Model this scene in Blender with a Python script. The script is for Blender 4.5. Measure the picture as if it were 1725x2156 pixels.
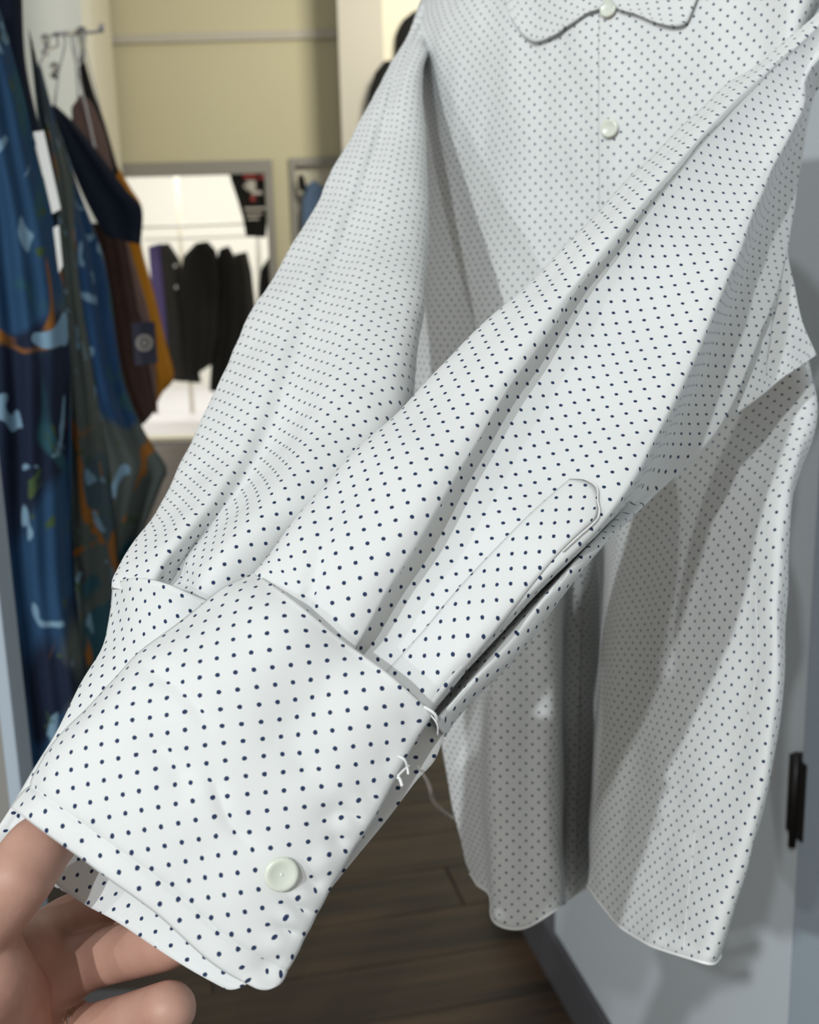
import bpy, bmesh, math, random
import numpy as np
from mathutils import Vector, Matrix, noise
from mathutils.bvhtree import BVHTree
random.seed(7)
for o in list(bpy.data.objects):
    bpy.data.objects.remove(o)
SC = bpy.context.scene
COL = SC.collection

# ------------------------------------------------------------------ camera
FP = 2400.0; CX, CY = 862.5, 1078.0            # focal length and centre, in photo pixels
KD = FP / 1900.0
PITCH = math.radians(13.0); ROLL = math.radians(1.5); CAMZ = 1.25
cam_d = bpy.data.cameras.new('camera'); cam = bpy.data.objects.new('camera', cam_d); COL.objects.link(cam)
CAMR = Matrix.Rotation(math.radians(90) - PITCH, 3, 'X') @ Matrix.Rotation(-ROLL, 3, 'Z')
cam.matrix_world = Matrix.Translation((0, 0, CAMZ)) @ CAMR.to_4x4()
cam_d.sensor_fit = 'VERTICAL'; cam_d.sensor_height = 36.0
cam_d.lens = FP * 36.0 / 2156.0
cam_d.clip_start = 0.02; cam_d.clip_end = 60
cam_d.dof.use_dof = True; cam_d.dof.focus_distance = 0.40; cam_d.dof.aperture_fstop = 16.0
SC.camera = cam
CO = Vector((0, 0, CAMZ))

def ray(x, y):
    return CAMR @ Vector(((x - CX) / FP, -(y - CY) / FP, -1.0))
def P(x, y, d):                                 # a point at distance d along the optical axis
    return CO + ray(x, y) * (d * KD)
def PY(x, y, F):                                # on the vertical plane Y = F
    r = ray(x, y); return CO + r * (F / r.y)
def PZ(x, y, z=0.0):                            # on the horizontal plane Z = z
    r = ray(x, y); return CO + r * ((z - CAMZ) / r.z)

# ------------------------------------------------------------------ world, lights, exposure
SC.cycles.max_bounces = 7; SC.cycles.diffuse_bounces = 3; SC.cycles.transmission_bounces = 5; SC.cycles.caustics_reflective = False; SC.cycles.caustics_refractive = False
SC.view_settings.view_transform = 'Standard'; SC.view_settings.look = 'None'
SC.view_settings.gamma = 1.0; SC.view_settings.use_curve_mapping = False
SC.view_settings.exposure = 0.0
W = bpy.data.worlds.new('shop_ambient'); SC.world = W; W.use_nodes = True
W.node_tree.nodes['Background'].inputs[0].default_value = (1.0, 0.955, 0.88, 1)
W.node_tree.nodes['Background'].inputs[1].default_value = 0.36

def spot(name, loc, target, energy, color, size=60, radius=0.03, blend=0.5):
    l = bpy.data.lights.new(name, 'SPOT'); l.energy = energy; l.color = color
    l.spot_size = math.radians(size); l.spot_blend = blend; l.shadow_soft_size = radius
    o = bpy.data.objects.new(name, l); COL.objects.link(o); o.location = loc
    o.rotation_euler = (Vector(target) - Vector(loc)).to_track_quat('-Z', 'Y').to_euler()
    return o
def area(name, loc, target, energy, color, sx, sy):
    l = bpy.data.lights.new(name, 'AREA'); l.energy = energy; l.color = color
    l.shape = 'RECTANGLE'; l.size = sx; l.size_y = sy
    o = bpy.data.objects.new(name, l); COL.objects.link(o); o.location = loc
    o.rotation_euler = (Vector(target) - Vector(loc)).to_track_quat('-Z', 'Y').to_euler()
    return o
TGT = P(1250, 1100, 0.5)
def aim(a, b): return (CAMR @ Vector((a, -b, -1.0))).normalized()      # travel direction of a light, in view terms
spot('track_spot_key', TGT - aim(0.52, 0.29) * 4.2, TGT, 300, (0.94, 0.985, 1.0), 32, 0.036, 0.6)
spot('track_spot_second', TGT - aim(0.30, 0.36) * 4.2, TGT, 212, (0.94, 0.985, 1.0), 32, 0.040, 0.6)
spot('track_spot_left', TGT - aim(0.95, 0.22) * 3.0, TGT, 42, (0.93, 0.98, 1.0), 52, 0.03, 0.6)
area('ceiling_light_aisle', (0.5, 5.2, 2.9), (0.3, 7.6, 1.9), 58, (1.0, 0.95, 0.78), 0.5, 0.5)
area('ceiling_light_next_room', (-1.6, 9.2, 2.75), (-1.6, 9.3, 0), 74, (1.0, 0.98, 0.94), 2.6, 1.6)

# ------------------------------------------------------------------ materials
def newmat(name):
    m = bpy.data.materials.new(name); m.use_nodes = True
    return m, m.node_tree.nodes, m.node_tree.links, m.node_tree.nodes['Principled BSDF']
def math_node(n, l, op, a, b=None, c=None):
    x = n.new('ShaderNodeMath'); x.operation = op
    for i, v in enumerate((a, b, c)):
        if v is None: continue
        if isinstance(v, (int, float)): x.inputs[i].default_value = v
        else: l.new(v, x.inputs[i])
    return x.outputs[0]

def dotted(name, base, dot, spacing=0.0053, rad=0.00070, transl=0.18):
    m, n, l, b = newmat(name)
    uv = n.new('ShaderNodeUVMap'); uv.uv_map = 'UVMap'
    sep = n.new('ShaderNodeSeparateXYZ'); l.new(uv.outputs[0], sep.inputs[0])
    k = 1 / (spacing * math.sqrt(2))
    a = math_node(n, l, 'MULTIPLY', math_node(n, l, 'ADD', sep.outputs[0], sep.outputs[1]), k)
    c = math_node(n, l, 'MULTIPLY', math_node(n, l, 'SUBTRACT', sep.outputs[0], sep.outputs[1]), k)
    fa = math_node(n, l, 'SUBTRACT', math_node(n, l, 'FRACT', a), 0.5)
    fc = math_node(n, l, 'SUBTRACT', math_node(n, l, 'FRACT', c), 0.5)
    r = math_node(n, l, 'SQRT', math_node(n, l, 'ADD', math_node(n, l, 'MULTIPLY', fa, fa), math_node(n, l, 'MULTIPLY', fc, fc)))
    nz = n.new('ShaderNodeTexNoise'); nz.inputs['Scale'].default_value = 2500; nz.inputs['Detail'].default_value = 1
    l.new(uv.outputs[0], nz.inputs['Vector'])
    r2 = math_node(n, l, 'ADD', r, math_node(n, l, 'MULTIPLY', math_node(n, l, 'SUBTRACT', nz.outputs[0], 0.5), 0.07))
    mr = n.new('ShaderNodeMapRange'); mr.inputs[1].default_value = rad / spacing + 0.022; mr.inputs[2].default_value = rad / spacing - 0.022
    l.new(r2, mr.inputs[0])
    mix = n.new('ShaderNodeMix'); mix.data_type = 'RGBA'
    mix.inputs[6].default_value = (*base, 1); mix.inputs[7].default_value = (*dot, 1)
    l.new(mr.outputs[0], mix.inputs[0])
    l.new(mix.outputs[2], b.inputs['Base Color'])
    b.inputs['Roughness'].default_value = 0.78; b.inputs['Specular IOR Level'].default_value = 0.25
    b.inputs['Sheen Weight'].default_value = 0.08
    # fine poplin weave
    wv = n.new('ShaderNodeTexWave'); wv.bands_direction = 'Y'; wv.inputs['Scale'].default_value = 700; wv.inputs['Distortion'].default_value = 0.6
    l.new(uv.outputs[0], wv.inputs['Vector'])
    bp = n.new('ShaderNodeBump'); bp.inputs['Strength'].default_value = 0.05; bp.inputs['Distance'].default_value = 0.0002
    l.new(wv.outputs[1], bp.inputs['Height']); l.new(bp.outputs[0], b.inputs['Normal'])
    tr = n.new('ShaderNodeBsdfTranslucent'); l.new(mix.outputs[2], tr.inputs[0])
    ms = n.new('ShaderNodeMixShader'); ms.inputs[0].default_value = transl
    l.new(b.outputs[0], ms.inputs[1]); l.new(tr.outputs[0], ms.inputs[2])
    l.new(ms.outputs[0], n['Material Output'].inputs[0])
    return m

def plain(name, col, rough=0.7, metal=0.0, noise_amt=0.0, noise_scale=20, bump=0.0, spec=0.4, trans=0.0, coat=0.0):
    m, n, l, b = newmat(name)
    b.inputs['Base Color'].default_value = (*col, 1); b.inputs['Roughness'].default_value = rough
    b.inputs['Metallic'].default_value = metal; b.inputs['Specular IOR Level'].default_value = spec
    b.inputs['Transmission Weight'].default_value = trans; b.inputs['Coat Weight'].default_value = coat
    if noise_amt or bump:
        tc = n.new('ShaderNodeTexCoord'); nz = n.new('ShaderNodeTexNoise'); nz.inputs['Scale'].default_value = noise_scale
        nz.inputs['Detail'].default_value = 5; l.new(tc.outputs['Object'], nz.inputs['Vector'])
        if noise_amt:
            hs = n.new('ShaderNodeHueSaturation'); hs.inputs['Color'].default_value = (*col, 1)
            l.new(math_node(n, l, 'ADD', math_node(n, l, 'MULTIPLY', math_node(n, l, 'SUBTRACT', nz.outputs[0], 0.5), noise_amt * 2), 1.0), hs.inputs['Value'])
            l.new(hs.outputs[0], b.inputs['Base Color'])
        if bump:
            bp = n.new('ShaderNodeBump'); bp.inputs['Strength'].default_value = bump; bp.inputs['Distance'].default_value = 0.002
            l.new(nz.outputs[0], bp.inputs['Height']); l.new(bp.outputs[0], b.inputs['Normal'])
    return m

def kimono(name, base, seed, scale=5.0, dark=1.0):
    """printed cloth: clouds of teal, grey-olive, orange and pale blue motifs on blue"""
    m, n, l, b = newmat(name)
    uv = n.new('ShaderNodeUVMap'); uv.uv_map = 'UVMap'
    mp = n.new('ShaderNodeMapping'); mp.inputs['Location'].default_value = (seed * 1.7, seed * 2.3, 0); mp.inputs['Scale'].default_value = (scale, scale * 0.75, 1)
    l.new(uv.outputs[0], mp.inputs[0])
    cur = None
    def layer(prev, col, sc, lo, hi, off, kind='noise', detail=1.0, distort=1.0):
        ml = n.new('ShaderNodeMapping'); ml.inputs['Location'].default_value = (off, off * 1.9, 0); ml.inputs['Scale'].default_value = (sc, sc, 1)
        l.new(mp.outputs[0], ml.inputs[0])
        if kind == 'noise':
            t = n.new('ShaderNodeTexNoise'); t.inputs['Scale'].default_value = 1; t.inputs['Detail'].default_value = detail
            t.inputs['Distortion'].default_value = distort; out = t.outputs[0]
        else:
            t = n.new('ShaderNodeTexVoronoi'); t.feature = 'DISTANCE_TO_EDGE'; t.inputs['Scale'].default_value = 1; out = t.outputs[0]
        l.new(ml.outputs[0], t.inputs['Vector'])
        mr = n.new('ShaderNodeMapRange'); mr.inputs[1].default_value = lo; mr.inputs[2].default_value = hi
        l.new(out, mr.inputs[0])
        mx = n.new('ShaderNodeMix'); mx.data_type = 'RGBA'; mx.inputs[7].default_value = (*[c * dark for c in col], 1)
        if isinstance(prev, tuple): mx.inputs[6].default_value = (*[c * dark for c in prev], 1)
        else: l.new(prev, mx.inputs[6])
        l.new(mr.outputs[0], mx.inputs[0])
        return mx.outputs[2]
    c = layer(base, (0.10, 0.12, 0.11), 0.8, 0.50, 0.53, 3.1, detail=0.5, distort=0.6)
    c = layer(c, (0.012, 0.02, 0.045), 0.9, 0.56, 0.60, 8.3, detail=1.5)
    c = layer(c, (0.03, 0.10, 0.13), 1.6, 0.60, 0.64, 5.5, detail=2)
    c = layer(c, (0.33, 0.13, 0.025), 1.9, 0.63, 0.66, 12.7, detail=2, distort=1.5)
    c = layer(c, (0.22, 0.36, 0.48), 2.6, 0.665, 0.68, 17.9, detail=1, distort=2.5)
    c = layer(c, (0.06, 0.10, 0.04), 3.5, 0.67, 0.69, 22.9, detail=1, distort=2.5)
    l.new(c, b.inputs['Base Color']); b.inputs['Roughness'].default_value = 0.85; b.inputs['Specular IOR Level'].default_value = 0.2
    return m

M = {}
M['dot'] = dotted('white_cotton_navy_dots', (0.80, 0.82, 0.815), (0.022, 0.04, 0.105))
M['thread'] = plain('white_thread', (0.82, 0.83, 0.82), 0.6)
M['seam'] = plain('white_stitching', (0.70, 0.70, 0.68), 0.7)
M['shell'] = plain('pearl_button', (0.74, 0.72, 0.61), 0.25, spec=0.5, coat=0.4, noise_amt=0.05, noise_scale=90)
M['shell'].node_tree.nodes['Principled BSDF'].inputs['Subsurface Weight'].default_value = 0.2
M['wall_white'] = plain('white_painted_board', (0.68, 0.74, 0.785), 0.55, noise_amt=0.02, noise_scale=4)
M['post_blue'] = plain('pale_blue_grey_metal', (0.42, 0.49, 0.56), 0.45, noise_amt=0.04, noise_scale=9)
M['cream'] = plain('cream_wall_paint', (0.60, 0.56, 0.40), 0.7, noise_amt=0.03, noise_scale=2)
M['cream_pale'] = plain('light_cream_paint', (0.78, 0.74, 0.62), 0.7, noise_amt=0.02, noise_scale=2)  # paler, less yellow cream than the far wall
M['pillar'] = plain('grey_beige_paint', (0.52, 0.49, 0.44), 0.7, noise_amt=0.02, noise_scale=2)
M['frame'] = plain('grey_metal_frame', (0.32, 0.31, 0.29), 0.45, metal=0.2)
M['base_board'] = plain('dark_grey_baseboard', (0.10, 0.10, 0.11), 0.5)
M['black_metal'] = plain('black_metal', (0.012, 0.01, 0.01), 0.4)
M['chrome'] = plain('chrome', (0.75, 0.76, 0.78), 0.18, metal=1.0)
M['acrylic'] = plain('clear_plastic', (0.92, 0.94, 0.96), 0.08, trans=0.85)
M['white_metal'] = plain('white_rail', (0.80, 0.80, 0.78), 0.4)
M['pale_floor'] = plain('pale_floor', (0.78, 0.77, 0.80), 0.35, noise_amt=0.02)
M['room_white'] = plain('white_room_wall', (0.86, 0.85, 0.78), 0.7)
M['navy'] = plain('navy_cloth', (0.012, 0.018, 0.035), 0.9, noise_amt=0.2, noise_scale=60, spec=0.15)
M['black'] = plain('black_cloth', (0.014, 0.014, 0.014), 0.9, noise_amt=0.3, noise_scale=40, spec=0.15)
M['charcoal'] = plain('charcoal_cloth', (0.032, 0.031, 0.030), 0.9, noise_amt=0.3, noise_scale=30, spec=0.15)
M['brown'] = plain('brown_cloth', (0.065, 0.035, 0.028), 0.9, noise_amt=0.25, noise_scale=50, spec=0.2)
M['mauve'] = plain('mauve_brown_cloth', (0.20, 0.13, 0.115), 0.9, noise_amt=0.15, noise_scale=50, spec=0.2)
M['mustard'] = plain('mustard_cloth', (0.56, 0.235, 0.012), 0.85, noise_amt=0.12, noise_scale=50, spec=0.2)
M['purple'] = plain('purple_cloth', (0.10, 0.08, 0.24), 0.9, noise_amt=0.1, noise_scale=30)
M['denim'] = plain('blue_denim', (0.10, 0.16, 0.28), 0.9, noise_amt=0.2, noise_scale=60)
M['paper'] = plain('white_card', (0.62, 0.62, 0.60), 0.7)
M['navy_card'] = plain('navy_card', (0.022, 0.025, 0.06), 0.5)
M['print_white'] = plain('pale_print', (0.50, 0.47, 0.44), 0.7)
M['print_red'] = plain('red_print', (0.28, 0.04, 0.04), 0.7)
M['wood'] = plain('hanger_wood', (0.35, 0.22, 0.12), 0.45, noise_amt=0.15, noise_scale=30)
M['ringm'] = plain('silver_ring', (0.65, 0.62, 0.52), 0.25, metal=1.0)
M['kim1'] = kimono('printed_blue_cloth_clouds', (0.025, 0.075, 0.16), 1.0, 4.0, 0.85)
M['kim2'] = kimono('printed_blue_cloth_leaves', (0.022, 0.07, 0.17), 2.6, 4.2, 0.85)
M['kim3'] = kimono('printed_orange_blue_cloth', (0.06, 0.10, 0.12), 4.4, 5.0, 0.8)
# skin
m, n, l, b = newmat('skin'); M['skin'] = m
tc = n.new('ShaderNodeTexCoord'); nz = n.new('ShaderNodeTexNoise'); nz.inputs['Scale'].default_value = 55; nz.inputs['Detail'].default_value = 4
l.new(tc.outputs['Object'], nz.inputs['Vector'])
cr = n.new('ShaderNodeValToRGB'); cr.color_ramp.elements[0].position = 0.3; cr.color_ramp.elements[0].color = (0.40, 0.215, 0.16, 1)
cr.color_ramp.elements[1].position = 0.7; cr.color_ramp.elements[1].color = (0.50, 0.295, 0.23, 1)
l.new(nz.outputs[0], cr.inputs[0]); l.new(cr.outputs[0], b.inputs['Base Color'])
b.inputs['Roughness'].default_value = 0.5; b.inputs['Subsurface Weight'].default_value = 0.06
b.inputs['Subsurface Radius'].default_value = (0.006, 0.002, 0.001); b.inputs['Specular IOR Level'].default_value = 0.35
vz = n.new('ShaderNodeTexNoise'); vz.inputs['Scale'].default_value = 900; l.new(tc.outputs['Object'], vz.inputs['Vector'])
bp = n.new('ShaderNodeBump'); bp.inputs['Strength'].default_value = 0.12; bp.inputs['Distance'].default_value = 0.0004
l.new(vz.outputs[0], bp.inputs['Height']); l.new(bp.outputs[0], b.inputs['Normal'])
# floor planks
m, n, l, b = newmat('dark_brown_plank'); M['plank'] = m
tc = n.new('ShaderNodeTexCoord'); oi = n.new('ShaderNodeObjectInfo')
mp = n.new('ShaderNodeMapping'); mp.inputs['Scale'].default_value = (2.2, 26, 1); l.new(tc.outputs['Object'], mp.inputs[0])
ad = n.new('ShaderNodeVectorMath'); ad.operation = 'ADD'; l.new(mp.outputs[0], ad.inputs[0])
cb = n.new('ShaderNodeCombineXYZ'); l.new(math_node(n, l, 'MULTIPLY', oi.outputs['Random'], 50), cb.inputs[0]); l.new(cb.outputs[0], ad.inputs[1])
nz = n.new('ShaderNodeTexNoise'); nz.inputs['Scale'].default_value = 1.0; nz.inputs['Detail'].default_value = 6; l.new(ad.outputs[0], nz.inputs['Vector'])
cr = n.new('ShaderNodeValToRGB'); cr.color_ramp.elements[0].position = 0.34; cr.color_ramp.elements[0].color = (0.010, 0.0065, 0.004, 1)
cr.color_ramp.elements[1].position = 0.70; cr.color_ramp.elements[1].color = (0.072, 0.040, 0.019, 1); l.new(nz.outputs[0], cr.inputs[0])
hs = n.new('ShaderNodeHueSaturation'); l.new(cr.outputs[0], hs.inputs['Color'])
l.new(math_node(n, l, 'ADD', math_node(n, l, 'MULTIPLY', oi.outputs['Random'], 0.5), 0.75), hs.inputs['Value'])
l.new(hs.outputs[0], b.inputs['Base Color']); b.inputs['Roughness'].default_value = 0.42
bp = n.new('ShaderNodeBump'); bp.inputs['Strength'].default_value = 0.15; bp.inputs['Distance'].default_value = 0.002
l.new(nz.outputs[0], bp.inputs['Height']); l.new(bp.outputs[0], b.inputs['Normal'])

# ------------------------------------------------------------------ object helpers
def thing(name, loc, label, cat, group=None):
    o = bpy.data.objects.new(name, None); COL.objects.link(o); o.location = loc; o.empty_display_size = 0.05
    o['label'] = label; o['category'] = cat
    if group: o['group'] = group
    return o
def tag(o, label, cat, group=None):
    o['label'] = label; o['category'] = cat
    if group: o['group'] = group
    return o
def world_of(o):
    m = o.matrix_basis.copy()
    if o.parent: m = world_of(o.parent) @ o.matrix_parent_inverse @ m
    return m
def link(name, me, mat, parent=None, smooth=True, label=None):
    """a mesh given in world coordinates, parented so that it stays where it is"""
    o = bpy.data.objects.new(name, me); COL.objects.link(o)
    if mat is not None and len(me.materials) == 0: me.materials.append(mat)
    if smooth and len(me.polygons): me.polygons.foreach_set('use_smooth', [True] * len(me.polygons))
    if parent is not None:
        o.parent = parent; o.matrix_parent_inverse = world_of(parent).inverted()
    if label: o['label'] = label
    return o
def struct(o):
    o['kind'] = 'structure'; return o

def cr_spline(pts, n, closed=False):
    """Catmull-Rom through pts (k x c array), n samples per span"""
    pts = np.asarray(pts, float); k = len(pts); out = []
    spans = k if closed else k - 1
    for i in range(spans):
        if closed: p0, p1, p2, p3 = pts[(i - 1) % k], pts[i], pts[(i + 1) % k], pts[(i + 2) % k]
        else:
            p1, p2 = pts[i], pts[i + 1]
            p0 = pts[i - 1] if i > 0 else 2 * p1 - p2
            p3 = pts[i + 2] if i + 2 < k else 2 * p2 - p1
        for j in range(n):
            t = j / n
            out.append(0.5 * ((2 * p1) + (p2 - p0) * t + (2 * p0 - 5 * p1 + 4 * p2 - p3) * t * t + (3 * p1 - p0 - 3 * p2 + p3) * t ** 3))
    if not closed: out.append(pts[-1])
    return np.array(out)
def resample(curve, m):
    """m points evenly spaced along a polyline"""
    c = np.asarray(curve, float); s = np.r_[0, np.cumsum(np.linalg.norm(np.diff(c[:, :2], axis=0), axis=1))]
    t = np.linspace(0, s[-1], m)
    return np.stack([np.interp(t, s, c[:, i]) for i in range(c.shape[1])], 1)
def to_world(g):
    """(rows, cols, 3) array of (px, py, depth) to world points"""
    R = np.array(CAMR); x = (g[..., 0] - CX) / FP; y = -(g[..., 1] - CY) / FP
    v = np.stack([x, y, -np.ones_like(x)], -1) * (g[..., 2:3] * KD)
    return v @ R.T + np.array(CO)
def grid_spline(ctrl, nr, nc, closed=False):
    ctrl = np.asarray(ctrl, float)
    rows = np.stack([cr_spline(r, nc, closed) for r in ctrl], 0)
    return np.stack([cr_spline(rows[:, j], nr) for j in range(rows.shape[1])], 1)
def normals(G, closed=False):
    if closed: du = np.roll(G, -1, 1) - np.roll(G, 1, 1)
    else: du = np.gradient(G, axis=1)
    dv = np.gradient(G, axis=0)
    N = np.cross(du, dv); N /= (np.linalg.norm(N, axis=2, keepdims=True) + 1e-12)
    flip = np.sum(N * (G - np.array(CO)), axis=2).mean() > 0
    return -N if flip else N
def gsm(A, axis, sig):
    """gaussian smoothing along an axis with edge padding"""
    if sig <= 0: return A
    r = int(sig * 3); k = np.exp(-0.5 * (np.arange(-r, r + 1) / sig) ** 2); k /= k.sum()
    pad = [(0, 0), (0, 0)]; pad[axis] = (r, r); B = np.pad(A, pad, mode='reflect', reflect_type='odd') if A.shape[axis] > r else np.pad(A, pad, mode='edge')
    return np.apply_along_axis(lambda v: np.convolve(v, k, 'valid'), axis, B)
def metric_uv(G, rc, rr, closed=False, su=0, sv=3):
    """fabric coordinates in metres: arc length across from column rc and along from row rr"""
    H = np.concatenate([G, G[:, :1]], 1) if closed else G
    du = np.linalg.norm(np.diff(H, axis=1), axis=2); U = np.concatenate([np.zeros((H.shape[0], 1)), np.cumsum(du, 1)], 1)
    U -= U[:, rc:rc + 1]
    dv = np.linalg.norm(np.diff(H, axis=0), axis=2); V = np.concatenate([np.zeros((1, H.shape[1])), np.cumsum(dv, 0)], 0)
    V -= V[rr:rr + 1, :]
    U = gsm(U, 0, su); V = gsm(V, 1, sv)
    return U, V
def axis_uv(G, rc, rr, closed=False, su=0, sv=0):
    """fabric coordinates in metres, unrolled around the grain direction given by column rc"""
    H = np.concatenate([G, G[:, :1]], 1) if closed else G
    a = np.gradient(H[:, rc], axis=0); a = np.stack([gsm(a[:, None, k], 0, 4)[:, 0] for k in range(3)], 1); a /= np.linalg.norm(a, axis=1, keepdims=True)
    e = np.diff(H, axis=1); al = np.einsum('ijk,ik->ij', e, a)
    pe = np.sqrt(np.maximum(np.sum(e * e, 2) - al * al, 0))
    z = np.zeros((H.shape[0], 1))
    U = np.concatenate([z, np.cumsum(pe, 1)], 1); V = np.concatenate([z, np.cumsum(al, 1)], 1)
    U -= U[:, rc:rc + 1]; V -= V[:, rc:rc + 1]
    v0 = np.r_[0, np.cumsum(np.linalg.norm(np.diff(H[:, rc], axis=0), axis=1))]; V = V + (v0 - v0[rr])[:, None]
    return gsm(U, 0, su), gsm(V, 0, sv)
def grid_mesh(name, G, U, V, closed=False, mask=None):
    nr, nc = G.shape[:2]
    me = bpy.data.meshes.new(name)
    verts = G.reshape(-1, 3); faces = []; uvs = []
    cols = nc if closed else nc - 1
    for i in range(nr - 1):
        for j in range(cols):
            if mask is not None and not mask[i, j]: continue
            j2 = (j + 1) % nc
            faces.append((i * nc + j, i * nc + j2, (i + 1) * nc + j2, (i + 1) * nc + j))
            uvs += [U[i, j], V[i, j], U[i, j + 1], V[i, j + 1], U[i + 1, j + 1], V[i + 1, j + 1], U[i + 1, j], V[i + 1, j]]
    me.from_pydata(verts.tolist(), [], faces)
    ul = me.uv_layers.new(name='UVMap'); ul.data.foreach_set('uv', uvs)
    me.update()
    return me
def fbm(G, scale, amp, seed=0):
    out = np.zeros(G.shape[:2])
    for i in range(G.shape[0]):
        for j in range(G.shape[1]):
            p = Vector(G[i, j]) * scale + Vector((seed * 13.1, seed * 7.7, seed))
            out[i, j] = noise.noise(p)
    return out * amp
def solid(o, t, off=-1.0):
    s = o.modifiers.new('thickness', 'SOLIDIFY'); s.thickness = t; s.offset = off; s.use_even_offset = False
    return o
def coons(top, bottom, left, right, nr, nc):
    """patch between four curves of (px, py, depth) points"""
    T = resample(cr_spline(top, 12), nc); B = resample(cr_spline(bottom, 12), nc)
    L = resample(cr_spline(left, 12), nr); R = resample(cr_spline(right, 12), nr)
    s = np.linspace(0, 1, nc)[None, :, None]; t = np.linspace(0, 1, nr)[:, None, None]
    g = (1 - t) * T[None] + t * B[None] + (1 - s) * L[:, None] + s * R[:, None]
    g -= (1 - s) * (1 - t) * T[0] + s * (1 - t) * T[-1] + (1 - s) * t * B[0] + s * t * B[-1]
    return g
def round_corner(nr, nc, a, b, which):
    """parameter grid of a patch with one rounded corner; which = (s end, t end) with 0 or 1"""
    S, T = np.meshgrid(np.linspace(0, 1, nc), np.linspace(0, 1, nr))
    for (se, te) in which:
        s = S if se == 0 else 1 - S; t = T if te == 0 else 1 - T
        m = (s < a) & (t < b)
        p = 1 - np.clip(s / a, 0, 1); q = 1 - np.clip(t / b, 0, 1)
        p2 = p * np.sqrt(1 - q * q / 2); q2 = q * np.sqrt(1 - p * p / 2)
        s2 = a * (1 - p2); t2 = b * (1 - q2)
        s = np.where(m, s2, s); t = np.where(m, t2, t)
        S = s if se == 0 else 1 - s; T = t if te == 0 else 1 - t
    return S, T
def sample_grid(g, S, T):
    nr, nc = g.shape[:2]
    x = np.clip(S, 0, 1) * (nc - 1); y = np.clip(T, 0, 1) * (nr - 1)
    x0 = np.minimum(np.floor(x).astype(int), nc - 2); y0 = np.minimum(np.floor(y).astype(int), nr - 2)
    fx = (x - x0)[..., None]; fy = (y - y0)[..., None]
    return (g[y0, x0] * (1 - fx) * (1 - fy) + g[y0, x0 + 1] * fx * (1 - fy) + g[y0 + 1, x0] * (1 - fx) * fy + g[y0 + 1, x0 + 1] * fx * fy)
def bvh_of(G, closed=False):
    nr, nc = G.shape[:2]; v = [tuple(p) for p in G.reshape(-1, 3)]; f = []
    for i in range(nr - 1):
        for j in range(nc if closed else nc - 1):
            j2 = (j + 1) % nc; f.append((i * nc + j, i * nc + j2, (i + 1) * nc + j2, (i + 1) * nc + j))
    return BVHTree.FromPolygons(v, f)
def hit(bvh, x, y, lift=0.0):
    """the point of a surface seen at photo pixel x, y, lifted along its normal"""
    d = ray(x, y).normalized(); p, nrm, _, _ = bvh.ray_cast(CO, d)
    if p is None:
        p, nrm, _, _ = bvh.find_nearest(CO + d * 0.4)
    if nrm.dot(d) > 0: nrm = -nrm
    return p + nrm * lift, nrm
def tube_bm(bm, pts, r, seg=6, cap=True):
    pts = [Vector(p) for p in pts]; rings = []
    for i, p in enumerate(pts):
        t = (pts[min(i + 1, len(pts) - 1)] - pts[max(i - 1, 0)]).normalized()
        a = t.cross(Vector((0.3, 0.2, 1))).normalized(); c = t.cross(a)
        rr = r[i] if isinstance(r, (list, tuple)) else r
        rings.append([bm.verts.new(p + (a * math.cos(2 * math.pi * k / seg) + c * math.sin(2 * math.pi * k / seg)) * rr) for k in range(seg)])
    for i in range(len(rings) - 1):
        for k in range(seg):
            bm.faces.new((rings[i][k], rings[i][(k + 1) % seg], rings[i + 1][(k + 1) % seg], rings[i + 1][k]))
    if cap:
        bm.faces.new(rings[0][::-1]); bm.faces.new(rings[-1])
def tube(name, pts, r, mat, parent=None, seg=8):
    bm = bmesh.new(); tube_bm(bm, pts, r, seg); me = bpy.data.meshes.new(name); bm.to_mesh(me); bm.free()
    return link(name, me, mat, parent)
def box_bm(bm, lo, hi, basis=None, origin=None):
    vs = []
    for z in (lo[2], hi[2]):
        for (x, y) in ((lo[0], lo[1]), (hi[0], lo[1]), (hi[0], hi[1]), (lo[0], hi[1])):
            v = Vector((x, y, z))
            if basis is not None: v = basis @ v
            if origin is not None: v = v + Vector(origin)
            vs.append(bm.verts.new(v))
    for f in ((0, 3, 2, 1), (4, 5, 6, 7), (0, 1, 5, 4), (1, 2, 6, 5), (2, 3, 7, 6), (3, 0, 4, 7)):
        bm.faces.new([vs[i] for i in f])
def box(name, lo, hi, mat, parent=None, basis=None, origin=None, bevel=0.0):
    bm = bmesh.new(); box_bm(bm, lo, hi, basis, origin)
    if bevel: bmesh.ops.bevel(bm, geom=bm.edges[:], offset=bevel, segments=2, affect='EDGES', profile=0.7)
    bmesh.ops.recalc_face_normals(bm, faces=bm.faces[:])
    me = bpy.data.meshes.new(name); bm.to_mesh(me); bm.free()
    return link(name, me, mat, parent, smooth=False)

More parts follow.
